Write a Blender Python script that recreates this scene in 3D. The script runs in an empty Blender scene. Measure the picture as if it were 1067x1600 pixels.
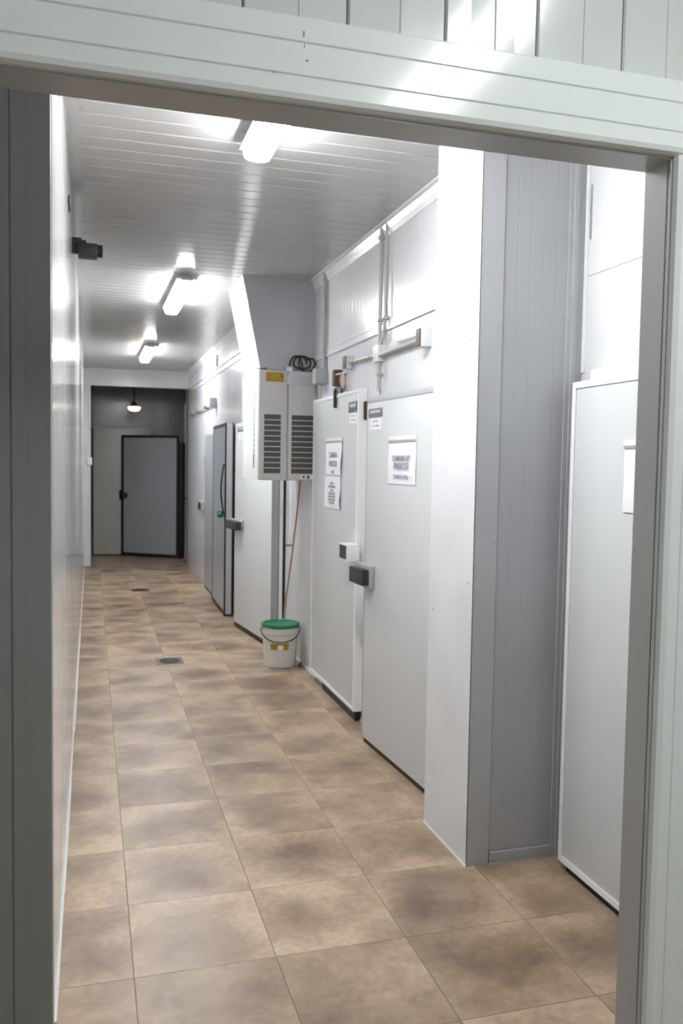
import bpy, bmesh, math, random
from mathutils import Vector, Matrix

random.seed(7)
sc = bpy.context.scene
COL = sc.collection
PI = math.pi

# ------------------------------------------------------------------ camera
yaw, pitch, roll = 0.28677501, 0.05656041, 0.01656189
fw = Vector((math.sin(yaw)*math.cos(pitch), math.cos(yaw)*math.cos(pitch), -math.sin(pitch)))
rt0 = Vector((math.cos(yaw), -math.sin(yaw), 0))
up0 = rt0.cross(fw)
rt = rt0*math.cos(roll) + up0*math.sin(roll)
up = -rt0*math.sin(roll) + up0*math.cos(roll)
cd = bpy.data.cameras.new('camera')
cam = bpy.data.objects.new('camera', cd)
COL.objects.link(cam)
m3 = Matrix((rt, up, -fw)).transposed()
cam.matrix_world = Matrix.Translation((0, 0, 1.6)) @ m3.to_4x4()
cd.sensor_fit = 'VERTICAL'
cd.sensor_height = 36.0
cd.lens = 36.0*1329.34/1600.0
cd.clip_start = 0.02
cd.clip_end = 100
cd.dof.use_dof = True
cd.dof.focus_distance = 2.3
cd.dof.aperture_fstop = 7.0
sc.camera = cam

# ------------------------------------------------------------------ light and exposure
sc.view_settings.view_transform = 'Standard'
sc.view_settings.look = 'None'
sc.view_settings.gamma = 1.0
sc.view_settings.use_curve_mapping = False
sc.view_settings.exposure = 0.0
LAMP = 90.0          # tube lamps of the corridor
LAMP_FRONT = 70.0     # tube lamp of the room the camera stands in
PENDANT = 3.0
world = bpy.data.worlds.new('world')
sc.world = world
world.use_nodes = True
world.node_tree.nodes['Background'].inputs[0].default_value = (0.75, 0.85, 0.9, 1)
world.node_tree.nodes['Background'].inputs[1].default_value = 0.0

# ------------------------------------------------------------------ dimensions
ZC = 2.97            # ceiling
XL = -0.10           # corridor left wall
XP = 1.44            # pillar and far part of the right wall
XR = 1.62            # recessed part of the right wall
XA = 1.89            # alcove wall
TILE = 0.4485

# ------------------------------------------------------------------ materials
def new_mat(name):
    m = bpy.data.materials.new(name)
    m.use_nodes = True
    nt = m.node_tree
    return m, nt, nt.nodes['Principled BSDF']

def plain(name, col, rough=0.4, metal=0.0, spec=0.5, coat=0.0):
    m, nt, b = new_mat(name)
    b.inputs['Base Color'].default_value = (*col, 1)
    b.inputs['Roughness'].default_value = rough
    b.inputs['Metallic'].default_value = metal
    b.inputs['Specular IOR Level'].default_value = spec
    b.inputs['Coat Weight'].default_value = coat
    # faint unevenness so that nothing is perfectly uniform
    tc = nt.nodes.new('ShaderNodeTexCoord')
    nz = nt.nodes.new('ShaderNodeTexNoise'); nz.inputs['Scale'].default_value = 14
    nt.links.new(tc.outputs['Object'], nz.inputs['Vector'])
    mr = nt.nodes.new('ShaderNodeMapRange')
    mr.inputs['To Min'].default_value = max(0.02, rough-0.05)
    mr.inputs['To Max'].default_value = min(1, rough+0.05)
    nt.links.new(nz.outputs['Fac'], mr.inputs['Value'])
    nt.links.new(mr.outputs['Result'], b.inputs['Roughness'])
    return m

def sheet(name, col, rough=0.22, axis=None, period=0.1, depth=0.3, wav=0.25, dirt=0.06):
    """painted steel sandwich panel: gloss, slight oil canning, thin ribs across one axis"""
    m, nt, b = new_mat(name)
    N, L = nt.nodes.new, nt.links.new
    tc = N('ShaderNodeTexCoord')
    nz = N('ShaderNodeTexNoise'); nz.inputs['Scale'].default_value = 3.0; nz.inputs['Detail'].default_value = 4
    L(tc.outputs['Object'], nz.inputs['Vector'])
    mix = N('ShaderNodeMix'); mix.data_type = 'RGBA'
    mix.inputs['A'].default_value = (col[0]*(1-dirt), col[1]*(1-dirt), col[2]*(1-dirt*1.1), 1)
    mix.inputs['B'].default_value = (*col, 1)
    mr = N('ShaderNodeMapRange'); mr.inputs['From Min'].default_value = 0.35; mr.inputs['From Max'].default_value = 0.6
    L(nz.outputs['Fac'], mr.inputs['Value']); L(mr.outputs['Result'], mix.inputs['Factor'])
    L(mix.outputs['Result'], b.inputs['Base Color'])
    b.inputs['Roughness'].default_value = rough
    b.inputs['Specular IOR Level'].default_value = 0.5
    wave = N('ShaderNodeTexNoise'); wave.inputs['Scale'].default_value = 1.6
    L(tc.outputs['Object'], wave.inputs['Vector'])
    bump = N('ShaderNodeBump'); bump.inputs['Strength'].default_value = wav; bump.inputs['Distance'].default_value = 0.02
    L(wave.outputs['Fac'], bump.inputs['Height'])
    last = bump
    if axis is not None:
        sp = N('ShaderNodeSeparateXYZ'); L(tc.outputs['Object'], sp.inputs[0])
        mu = N('ShaderNodeMath'); mu.operation = 'MULTIPLY'; mu.inputs[1].default_value = 1.0/period
        L(sp.outputs[axis], mu.inputs[0])
        fr = N('ShaderNodeMath'); fr.operation = 'FRACT'; L(mu.outputs[0], fr.inputs[0])
        pp = N('ShaderNodeMath'); pp.operation = 'PINGPONG'; pp.inputs[1].default_value = 0.5; L(fr.outputs[0], pp.inputs[0])
        rr = N('ShaderNodeMapRange'); rr.inputs['From Min'].default_value = 0.0; rr.inputs['From Max'].default_value = 0.05
        rr.interpolation_type = 'SMOOTHSTEP'
        L(pp.outputs[0], rr.inputs['Value'])
        b2 = N('ShaderNodeBump'); b2.inputs['Strength'].default_value = depth; b2.inputs['Distance'].default_value = 0.003
        L(rr.outputs['Result'], b2.inputs['Height']); L(bump.outputs['Normal'], b2.inputs['Normal'])
        last = b2
    L(last.outputs['Normal'], b.inputs['Normal'])
    return m

def emit(name, col, strength):
    m, nt, b = new_mat(name)
    b.inputs['Base Color'].default_value = (0.9, 0.9, 0.9, 1)
    b.inputs['Emission Color'].default_value = (*col, 1)
    b.inputs['Emission Strength'].default_value = strength
    return m

def tile_mat():
    m, nt, b = new_mat('beige_floor_tile')
    N, L = nt.nodes.new, nt.links.new
    tc = N('ShaderNodeTexCoord')
    mp = N('ShaderNodeMapping')
    mp.inputs['Location'].default_value = (-0.128/TILE, -2.618/TILE, 0)
    mp.inputs['Scale'].default_value = (1/TILE, 1/TILE, 1)
    L(tc.outputs['Object'], mp.inputs['Vector'])
    fl = N('ShaderNodeVectorMath'); fl.operation = 'FLOOR'; L(mp.outputs[0], fl.inputs[0])
    frc = N('ShaderNodeVectorMath'); frc.operation = 'FRACTION'; L(mp.outputs[0], frc.inputs[0])
    wn = N('ShaderNodeTexWhiteNoise'); wn.noise_dimensions = '3D'; L(fl.outputs[0], wn.inputs['Vector'])
    sc_ = N('ShaderNodeVectorMath'); sc_.operation = 'SCALE'; sc_.inputs['Scale'].default_value = 20; L(wn.outputs['Color'], sc_.inputs[0])
    ad = N('ShaderNodeVectorMath'); ad.operation = 'ADD'; L(mp.outputs[0], ad.inputs[0]); L(sc_.outputs[0], ad.inputs[1])
    st = N('ShaderNodeMapping'); st.inputs['Scale'].default_value = (1.0, 1.12, 1); L(ad.outputs[0], st.inputs['Vector'])
    n1 = N('ShaderNodeTexNoise'); n1.inputs['Scale'].default_value = 1.15; n1.inputs['Detail'].default_value = 6; n1.inputs['Roughness'].default_value = 0.55
    L(st.outputs[0], n1.inputs['Vector'])
    n2 = N('ShaderNodeTexNoise'); n2.inputs['Scale'].default_value = 16; n2.inputs['Detail'].default_value = 5
    L(ad.outputs[0], n2.inputs['Vector'])
    cr = N('ShaderNodeValToRGB')
    e = cr.color_ramp.elements
    e[0].position = 0.33; e[0].color = (0.165, 0.110, 0.070, 1)
    e[1].position = 0.68; e[1].color = (0.45, 0.338, 0.235, 1)
    k = e.new(0.5); k.color = (0.295, 0.212, 0.142, 1)
    L(n1.outputs['Fac'], cr.inputs['Fac'])
    mx = N('ShaderNodeMix'); mx.data_type = 'RGBA'; mx.blend_type = 'OVERLAY'; mx.inputs['Factor'].default_value = 0.35
    L(cr.outputs['Color'], mx.inputs['A']); L(n2.outputs['Fac'], mx.inputs['B'])
    # slight difference from tile to tile
    hv = N('ShaderNodeHueSaturation'); L(mx.outputs['Result'], hv.inputs['Color'])
    vr = N('ShaderNodeMapRange'); vr.inputs['To Min'].default_value = 0.9; vr.inputs['To Max'].default_value = 1.1
    L(wn.outputs['Value'], vr.inputs['Value']); L(vr.outputs['Result'], hv.inputs['Value'])
    # grout
    sep = N('ShaderNodeSeparateXYZ'); L(frc.outputs[0], sep.inputs[0])
    g = []
    for i in (0, 1):
        p = N('ShaderNodeMath'); p.operation = 'PINGPONG'; p.inputs[1].default_value = 0.5; L(sep.outputs[i], p.inputs[0]); g.append(p)
    mn = N('ShaderNodeMath'); mn.operation = 'MINIMUM'; L(g[0].outputs[0], mn.inputs[0]); L(g[1].outputs[0], mn.inputs[1])
    gr = N('ShaderNodeMapRange'); gr.inputs['From Min'].default_value = 0.0012; gr.inputs['From Max'].default_value = 0.0045
    L(mn.outputs[0], gr.inputs['Value'])
    m2 = N('ShaderNodeMix'); m2.data_type = 'RGBA'
    m2.inputs['A'].default_value = (0.13, 0.085, 0.055, 1)
    L(gr.outputs['Result'], m2.inputs['Factor']); L(hv.outputs['Color'], m2.inputs['B'])
    L(m2.outputs['Result'], b.inputs['Base Color'])
    # the print of each tile is a little darker towards its middle
    rim = N('ShaderNodeMapRange'); rim.inputs['From Min'].default_value = 0.0; rim.inputs['From Max'].default_value = 0.28
    rim.inputs['To Min'].default_value = 0.085; rim.inputs['To Max'].default_value = -0.02
    L(mn.outputs[0], rim.inputs['Value'])
    adn = N('ShaderNodeMath'); adn.operation = 'ADD'; L(n1.outputs['Fac'], adn.inputs[0]); L(rim.outputs['Result'], adn.inputs[1])
    L(adn.outputs[0], cr.inputs['Fac'])
    rg = N('ShaderNodeMapRange'); rg.inputs['To Min'].default_value = 0.27; rg.inputs['To Max'].default_value = 0.48
    L(n2.outputs['Fac'], rg.inputs['Value']); L(rg.outputs['Result'], b.inputs['Roughness'])
    bp = N('ShaderNodeBump'); bp.inputs['Strength'].default_value = 0.5; bp.inputs['Distance'].default_value = 0.002
    L(gr.outputs['Result'], bp.inputs['Height']); L(bp.outputs['Normal'], b.inputs['Normal'])
    return m

WHITE = (0.70, 0.715, 0.735)
M = dict(
    tile=tile_mat(),
    wall_y=sheet('white_ribbed_sheet_along_corridor', WHITE, 0.2, 1, 0.075, 0.25, 0.25),
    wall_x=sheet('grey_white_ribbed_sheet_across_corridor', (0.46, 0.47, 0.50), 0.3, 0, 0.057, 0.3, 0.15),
    wall_l=sheet('white_glossy_sheet', (0.71, 0.72, 0.73), 0.12, 1, 1.15, 0.25, 0.16),
    stub=sheet('shaded_grey_sheet', (0.235, 0.25, 0.245), 0.4, None, wav=0.1),  # shade on the left wall end is put into this dark base colour
    plain_w=sheet('white_sheet', WHITE, 0.25, None, wav=0.1),
    ceil=sheet('off_white_ceiling_slat', (0.46, 0.455, 0.45), 0.13, None, wav=0.12, dirt=0.04),
    door=sheet('pale_grey_door_laminate', (0.62, 0.64, 0.65), 0.33, None, wav=0.05, dirt=0.03),
    door_edge=plain('white_door_profile', (0.86, 0.87, 0.88), 0.3),
    mint=sheet('pale_mint_trim', (0.74, 0.775, 0.765), 0.12, None, wav=0.12, dirt=0.03),
    reveal=plain('pale_grey_reveal', (0.42, 0.42, 0.41), 0.3),
    slatwall=sheet('pale_green_white_plank', (0.60, 0.625, 0.61), 0.14, None, wav=0.2),
    alu=plain('grey_aluminium_profile', (0.45, 0.46, 0.48), 0.35, 0.3),
    black=plain('black_rubber', (0.012, 0.012, 0.012), 0.5),
    dark=plain('dark_grey_plastic', (0.018, 0.019, 0.018), 0.5),
    conduit=plain('grey_conduit_plastic', (0.40, 0.40, 0.40), 0.4),
    angle=sheet('grey_white_corner_angle', (0.50, 0.51, 0.54), 0.3, None, wav=0.1),
    rust=plain('rusty_brown_mark', (0.35, 0.20, 0.14), 0.7),
    gplast=plain('grey_plastic', (0.36, 0.37, 0.38), 0.4),
    lplast=plain('light_grey_plastic', (0.62, 0.62, 0.63), 0.4),
    wplast=plain('white_plastic', (0.82, 0.82, 0.80), 0.35),
    brown=plain('brown_faceplate', (0.10, 0.05, 0.028), 0.5),
    green=plain('green_plastic_lid', (0.010, 0.15, 0.062), 0.4),
    bucket=plain('milky_white_bucket_plastic', (0.66, 0.64, 0.60), 0.35),
    steel=plain('brushed_steel', (0.12, 0.13, 0.125), 0.45, 0.5),
    foil=plain('crumpled_silver_tape', (0.5, 0.52, 0.55), 0.35, 0.5),
    unit=plain('off_white_unit_casing', (0.56, 0.555, 0.54), 0.35),
    grille=plain('dark_finned_coil', (0.075, 0.076, 0.068), 0.6),
    yellow=plain('yellow_label', (0.36, 0.25, 0.008), 0.5),
    ochre=plain('ochre_label', (0.42, 0.22, 0.02), 0.5),
    red=plain('red_brown_print', (0.30, 0.07, 0.02), 0.5),
    paper=plain('white_paper', (0.86, 0.86, 0.90), 0.6),
    ink=plain('grey_violet_ink', (0.30, 0.30, 0.38), 0.6),
    hose=plain('copper_brown_hose', (0.42, 0.25, 0.16), 0.4),
    caulk=plain('white_silicone', (0.62, 0.62, 0.60), 0.5),
    badge=plain('dark_grey_badge', (0.10, 0.10, 0.11), 0.35),
    badge2=plain('silver_print', (0.5, 0.5, 0.52), 0.35),
    fardoor=sheet('blue_grey_door_laminate', (0.34, 0.36, 0.385), 0.3, None, wav=0.05, dirt=0.03),
    cream=plain('cream_door_panel', (0.44, 0.44, 0.405), 0.35),
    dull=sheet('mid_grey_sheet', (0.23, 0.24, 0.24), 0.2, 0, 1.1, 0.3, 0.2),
    knob=plain('green_knob', (0.0, 0.16, 0.06), 0.35),
    tube=emit('lit_opal_diffuser', (0.985, 0.99, 1.0), LAMP),
    tube2=emit('lit_opal_diffuser_front_room', (0.95, 1.0, 0.985), LAMP_FRONT),
    bulb=emit('lit_warm_bulb', (1.0, 0.78, 0.55), PENDANT),
    glass=plain('frosted_glass_shade', (0.62, 0.46, 0.36), 0.3),
    cyan=plain('pale_cyan_sticker', (0.45, 0.72, 0.76), 0.4),
)

# ------------------------------------------------------------------ helpers
class MB:
    def __init__(s): s.bm = bmesh.new()
    def box(s, x0, x1, y0, y1, z0, z1, bev=0.0, mat=None):
        r = bmesh.ops.create_cube(s.bm, size=1.0)
        vs = r['verts']
        for v in vs:
            v.co = Vector(((x0+x1)/2 + v.co.x*(x1-x0), (y0+y1)/2 + v.co.y*(y1-y0), (z0+z1)/2 + v.co.z*(z1-z0)))
        if bev > 0:
            es = list({e for v in vs for e in v.link_edges})
            r = bmesh.ops.bevel(s.bm, geom=es, offset=bev, segments=2, affect='EDGES', profile=0.7)
            vs = list({v for f in r['faces'] for v in f.verts} | {v for v in vs if v.is_valid})
        if mat is not None:
            for v in vs: v.co = mat @ v.co
        return s
    def cyl(s, a, b, r0, r1=None, seg=16):
        a, b = Vector(a), Vector(b)
        r1 = r0 if r1 is None else r1
        d = b-a
        q = d.to_track_quat('Z', 'Y').to_matrix().to_4x4()
        bmesh.ops.create_cone(s.bm, cap_ends=True, segments=seg, radius1=r0, radius2=r1, depth=d.length,
                              matrix=Matrix.Translation((a+b)/2) @ q)
        return s
    def tube(s, pts, r, seg=10):
        pts = [Vector(p) for p in pts]
        rings = []
        n = len(pts)
        prev = None
        for i, p in enumerate(pts):
            t = (pts[min(i+1, n-1)] - pts[max(i-1, 0)]).normalized()
            if prev is None:
                ref = Vector((0, 0, 1)) if abs(t.z) < 0.9 else Vector((1, 0, 0))
                u = t.cross(ref).normalized()
            else:
                u = (prev - t*prev.dot(t)).normalized()
            prev = u
            w = t.cross(u)
            rings.append([s.bm.verts.new(p + (u*math.cos(k*2*PI/seg) + w*math.sin(k*2*PI/seg))*r) for k in range(seg)])
        for i in range(n-1):
            for k in range(seg):
                s.bm.faces.new((rings[i][k], rings[i][(k+1) % seg], rings[i+1][(k+1) % seg], rings[i+1][k]))
        s.bm.faces.new(rings[0][::-1]); s.bm.faces.new(rings[-1])
        return s
    def lathe(s, prof, c, seg=48, mat=None):
        rings = []
        for r, z in prof:
            rings.append([s.bm.verts.new((c[0]+r*math.cos(k*2*PI/seg), c[1]+r*math.sin(k*2*PI/seg), c[2]+z)) for k in range(seg)])
        for i in range(len(rings)-1):
            for k in range(seg):
                s.bm.faces.new((rings[i][k], rings[i][(k+1) % seg], rings[i+1][(k+1) % seg], rings[i+1][k]))
        if prof[0][0] > 1e-4: s.bm.faces.new(rings[0][::-1])
        if prof[-1][0] > 1e-4: s.bm.faces.new(rings[-1])
        return s
    def prism(s, poly, a, b, axis):
        """poly in the two other axes, extruded from a to b along axis"""
        def P(u, v, w):
            return {0: (w, u, v), 1: (u, w, v), 2: (u, v, w)}[axis]
        A = [s.bm.verts.new(P(u, v, a)) for u, v in poly]
        B = [s.bm.verts.new(P(u, v, b)) for u, v in poly]
        n = len(poly)
        for i in range(n):
            s.bm.faces.new((A[i], A[(i+1) % n], B[(i+1) % n], B[i]))
        s.bm.faces.new(A[::-1]); s.bm.faces.new(B)
        return s
    def xf(s, mat):
        for v in s.bm.verts: v.co = mat @ v.co
        return s

def obj(name, mb, mat, parent=None, smooth=True, mat4=None):
    me = bpy.data.meshes.new(name)
    if mat4 is not None: mb.xf(mat4)
    bmesh.ops.recalc_face_normals(mb.bm, faces=mb.bm.faces)
    mb.bm.to_mesh(me); mb.bm.free()
    me.materials.append(M[mat])
    if smooth:
        for p in me.polygons: p.use_smooth = True
        try: me.set_sharp_from_angle(angle=math.radians(32))
        except Exception: pass
    o = bpy.data.objects.new(name, me)
    COL.objects.link(o)
    if parent is not None: o.parent = parent
    return o

def tag(o, label, cat, group=None):
    o['label'] = label; o['category'] = cat
    if group: o['group'] = group
    return o

def thing(name, label, cat, loc=(0, 0, 0), rz=0.0, group=None):
    o = bpy.data.objects.new(name, None)
    o.empty_display_size = 0.1
    COL.objects.link(o)
    o.location = loc; o.rotation_euler = (0, 0, rz)
    return tag(o, label, cat, group)

def struct(o, label=None, cat=None):
    o['kind'] = 'structure'
    if label: o['label'] = label
    if cat: o['category'] = cat
    return o

def text(name, body, size, mat, parent, mat4, bold=0.0):
    cu = bpy.data.curves.new(name, 'FONT')
    cu.body = body; cu.size = size; cu.align_x = 'CENTER'; cu.align_y = 'CENTER'
    cu.extrude = 0.0004; cu.offset = bold
    t = bpy.data.objects.new(name, cu)
    COL.objects.link(t)
    dg = bpy.context.evaluated_depsgraph_get()
    me = bpy.data.meshes.new_from_object(t.evaluated_get(dg))
    bpy.data.objects.remove(t)
    me.transform(mat4)
    me.materials.clear(); me.materials.append(M[mat])
    o = bpy.data.objects.new(name, me)
    COL.objects.link(o)
    if parent is not None: o.parent = parent
    return o

# text that stands on a plane facing -X, reading towards -Y
def face_left(x, y, z):
    return Matrix.Translation((x, y, z)) @ Matrix(((0, 0, -1, 0), (-1, 0, 0, 0), (0, 1, 0, 0), (0, 0, 0, 1)))

# ------------------------------------------------------------------ setting
struct(obj('floor', MB().box(-1.6, 2.6, -2.4, 15.2, -0.1, 0.0), 'tile', smooth=False), 'beige square floor tiles with thin dark joints', 'floor')

# slatted ceiling: one continuous profile with V-grooves across the corridor
def slat_profile(y0, y1, pitch, gw, gd, z):
    pts = []
    y = y0
    while y < y1:
        pts += [(y+gw/2, z), (min(y+pitch-gw/2, y1), z), (min(y+pitch, y1), z+gd)]
        y += pitch
    return pts
pts = slat_profile(-2.4, 15.2, 0.125, 0.013, 0.009, ZC)
mb = MB()
prev = None
for (y, z) in pts:
    a, b = mb.bm.verts.new((-1.6, y, z)), mb.bm.verts.new((2.6, y, z))
    if prev: mb.bm.faces.new((prev[0], prev[1], b, a))
    prev = (a, b)
top = [mb.bm.verts.new(v) for v in ((-1.6, -2.4, ZC+.1), (2.6, -2.4, ZC+.1), (2.6, 15.2, ZC+.1), (-1.6, 15.2, ZC+.1))]
mb.bm.faces.new(top)
struct(obj('ceiling', mb, 'ceil', smooth=False), 'off-white slatted ceiling with grooves running across the corridor', 'ceiling')

struct(obj('wall_left', MB().box(XL-0.10, XL, 2.44, 13.3, 0, ZC), 'wall_l', smooth=False), 'glossy white panel wall along the left of the corridor', 'wall')
# end of the left wall, facing the doorway
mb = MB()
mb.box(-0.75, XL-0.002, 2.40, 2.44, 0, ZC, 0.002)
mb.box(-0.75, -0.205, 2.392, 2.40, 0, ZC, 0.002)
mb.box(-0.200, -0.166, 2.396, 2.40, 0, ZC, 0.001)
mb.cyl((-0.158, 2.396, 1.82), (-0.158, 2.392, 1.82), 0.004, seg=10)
struct(obj('wall_left.001', mb, 'stub', smooth=False), 'ribbed wall end at the left edge of the picture, shade put into its dark grey', 'wall')
# cove between left wall and ceiling
mb = MB()
mb.box(XL, XL+0.055, 2.44, 13.3, ZC-0.012, ZC)
mb.box(XL, XL+0.008, 2.44, 13.3, ZC-0.030, ZC-0.012)
struct(obj('trim_1', mb, 'ceil', smooth=False), 'flat grey-white strip where left wall meets ceiling', 'edge strip')
# silicone line and skirt at the left wall
mb = MB()
y = 2.45
while y < 13.2:
    l = random.uniform(0.5, 1.3); w = random.uniform(0.006, 0.011)
    mb.box(XL-0.001, XL+w, y, min(y+l, 13.25), 0.0, random.uniform(0.006, 0.012))
    y += l
struct(obj('baseboard_left', mb, 'caulk', smooth=False), 'white silicone joint along foot of left wall', 'joint')

# right walls: far part, recessed part, pillar, alcove
struct(obj('wall_right', MB().box(XP, XP+0.35, 8.45, 13.3, 0, ZC), 'wall_y', smooth=False), 'far part of the right wall beyond the cooling unit', 'wall')
struct(obj('wall_right.001', MB().box(XR, XR+0.12, 3.48, 8.45, 0, ZC), 'wall_y', smooth=False), 'recessed white right wall behind the two near cold room doors', 'wall')
mb = MB()
mb.box(XP, XA+0.1, 3.04, 3.48, 0, ZC)
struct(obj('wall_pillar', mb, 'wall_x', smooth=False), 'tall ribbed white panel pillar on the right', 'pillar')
mb = MB()       # corner angles on the front of the pillar, with rivets
mb.box(XP-0.003, XP+0.095, 3.036, 3.040, 0.0, ZC)
mb.box(XA-0.075, XA-0.001, 3.034, 3.040, 0.0, ZC)
mb.box(XA-0.055, XA-0.035, 3.028, 3.035, 0.0, ZC)
for z in (2.78, 2.14, 1.72, 1.30, 0.85, 0.4):
    mb.cyl((XP+0.088, 3.036, z), (XP+0.088, 3.031, z), 0.005, seg=10)
for z in (2.6, 2.2, 1.9, 1.55):
    mb.cyl((XA-0.07, 3.034, z), (XA-0.07, 3.029, z), 0.004, seg=10)
struct(obj('trim_2', mb, 'angle', smooth=False), 'riveted corner strips on the front of the pillar', 'corner strip')
mb = MB()
mb.box(XP-0.004, XP, 3.036, 3.479, 0.0, ZC)
for y, z in ((3.08, 1.14), (3.43, 0.98), (3.43, 0.31), (3.43, 0.22), (3.1, 2.1), (3.41, 1.8)):
    mb.cyl((XP-0.004, y, z), (XP-0.009, y, z), 0.005, seg=10)
struct(obj('trim_19', mb, 'plain_w', smooth=False), 'white riveted sheet on the left side of the pillar', 'side sheet')
mk = MB()
for x, z, w, h in ((0.335, 2.300, 0.0022, 0.010), (0.337, 2.283, 0.0012, 0.008), (0.340, 2.262, 0.0045, 0.003), (0.285, 2.236, 0.003, 0.002)):
    mk.box(x, x+w, 1.4044, 1.4052, z, z+h)
struct(obj('trim_20', mk, 'rust', smooth=False), 'faint rusty drip marks on the near lintel', 'stain')
mb = MB()
mb.prism([(3.034, 0), (3.027, 0), (3.034, 0.008)], XP+0.1, XA-0.08, 0)
mb.prism([(XP-0.004, 0), (XP-0.009, 0), (XP-0.004, 0.010)], 3.03, 3.48, 1)
struct(obj('baseboard_right', mb, 'caulk', smooth=False), 'white silicone joint round foot of the pillar', 'joint')
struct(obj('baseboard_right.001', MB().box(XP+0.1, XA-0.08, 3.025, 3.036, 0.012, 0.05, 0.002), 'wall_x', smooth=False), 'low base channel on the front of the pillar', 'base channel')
struct(obj('baseboard_right.002', MB().prism([(XR, 0), (XR-0.012, 0), (XR-0.003, 0.016), (XR, 0.016)], 4.9, 7.0, 1), 'caulk', smooth=False), 'white joint along foot of recessed right wall', 'joint')
struct(obj('wall_right.002', MB().box(XA, XA+0.1, 1.5, 3.04, 0, ZC), 'wall_l', smooth=False), 'white alcove wall above the nearest cold room door', 'wall')
mb = MB()
mb.box(XA-0.004, XA, 3.008, 3.034, 1.98, ZC)
mb.box(XA-0.007, XA-0.004, 3.012, 3.018, 1.98, ZC)
struct(obj('trim_3', mb, 'door_edge', smooth=False), 'white corner strip between pillar and alcove wall', 'corner strip')
struct(obj('trim_4', MB().box(XA-0.004, XA, 2.994, 3.003, 2.50, 2.71), 'gplast', smooth=False), 'short dark slot high on the alcove wall', 'slot')
struct(obj('trim_5', MB().box(XA-0.003, XA, 1.6, 3.005, 2.357, 2.361), 'lplast', smooth=False), 'thin level seam on the alcove wall', 'seam')
# joint band and cove of the recessed wall
mb = MB()
mb.box(XR-0.014, XR, 3.48, 8.45, 2.362, 2.372)
mb.box(XR-0.010, XR, 3.48, 8.45, 2.405, 2.415)
mb.box(XR-0.006, XR, 3.48, 8.45, 2.372, 2.405)
struct(obj('trim_6', mb, 'plain_w', smooth=False), 'projecting joint band halfway up recessed wall', 'joint band')
cv2 = [(XR, ZC), (XR, ZC-0.075), (XR-0.006, ZC-0.075), (XR-0.014, ZC-0.045), (XR-0.026, ZC-0.014), (XR-0.045, ZC-0.010), (XR-0.045, ZC)]
struct(obj('trim_7', MB().prism(cv2, 3.48, 8.45, 1), 'plain_w', smooth=False), 'white cove strip between recessed right wall and ceiling', 'cove')
mb = MB()
mb.box(XP-0.014, XP, 8.45, 13.3, 2.63, 2.645)
mb.box(XP-0.014, XP, 8.45, 13.3, 2.70, 2.715)
mb.prism([(XP, ZC), (XP, ZC-0.06), (XP-0.045, ZC)], 8.45, 13.3, 1)
struct(obj('trim_8', mb, 'plain_w', smooth=False), 'white joint bands high on the far right wall', 'joint band')
struct(obj('trim_9', MB().box(XP-0.02, XP, 10.15, 10.17, 2.72, 2.86), 'gplast', smooth=False), 'short dark upright clip high on far right wall', 'clip')

# portal at the far end
mb = MB()
mb.box(XL-0.10, XP+0.35, 13.3, 13.44, 2.71, ZC, 0.004)
mb.box(XL-0.10, -0.005, 13.3, 13.44, 0, 2.71, 0.004)
mb.box(XP+0.04, XP+0.35, 13.3, 13.44, 0, 2.71, 0.004)
mb.box(XL, XP+0.04, 13.285, 13.3, 2.71, 2.74)
mb.box(-0.03, -0.005, 13.285, 13.3, 0, 2.71)
struct(obj('trim_10', mb, 'plain_w', smooth=False), 'white portal frame at far end of corridor', 'door frame')
# little room behind it
struct(obj('wall_back', MB().box(-0.4, 1.9, 14.95, 15.05, 0, ZC), 'dull', smooth=False), 'grey end wall behind the far doors', 'wall')
struct(obj('wall_left.002', MB().box(-0.4, -0.3, 13.44, 14.95, 0, ZC), 'dull', smooth=False), 'left wall of far lobby', 'wall')
struct(obj('wall_right.003', MB().box(1.72, 1.82, 13.44, 14.95, 0, ZC), 'dull', smooth=False), 'right wall of far lobby', 'wall')
mb = MB()
mb.box(1.50, 1.72, 14.25, 14.32, 0, ZC)
mb.box(1.47, 1.52, 14.20, 14.25, 0.0, 2.55)
struct(obj('trim_11', mb, 'fardoor', smooth=False), 'narrow white strip wall right of far open door', 'wall strip')

# front frame, as seen from the camera side
YF, YR2, ZL, XJ = 1.405, 1.50, 2.198, 1.068
mb = MB()
# lintel face with two grooves (profile in y,z)
lint = [(YR2, ZL), (YF+0.012, ZL), (YF+0.004, ZL+0.004), (YF, ZL+0.012),
        (YF, 2.236), (YF+0.003, 2.238), (YF, 2.240), (YF, 2.290), (YF+0.003, 2.292), (YF, 2.294),
        (YF, 2.330), (YF+0.004, 2.334), (1.44, 2.334), (1.44, 2.345), (YR2, 2.345)]
mb.prism(lint, -0.95, XJ+0.15, 0)
struct(obj('trim_12', mb, 'mint', smooth=False), 'pale mint lintel board over the near doorway', 'lintel')
mb = MB()
jam = [(XJ+0.15, YF+0.001), (XJ+0.118, YF+0.001), (XJ+0.116, YF+0.004), (XJ+0.114, YF+0.001),
       (XJ+0.042, YF+0.001), (XJ+0.040, YF+0.004), (XJ+0.038, YF+0.001),
       (XJ+0.016, YF+0.001), (XJ+0.006, YF+0.006), (XJ+0.003, YF+0.016), (XJ+0.004, YF+0.020), (XJ+0.004, YR2), (XJ+0.15, YR2)]
mb.prism(jam, 0, ZL, 2)
struct(obj('trim_13', mb, 'mint', smooth=False), 'pale mint upright of the near doorway, right', 'door frame')
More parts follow.
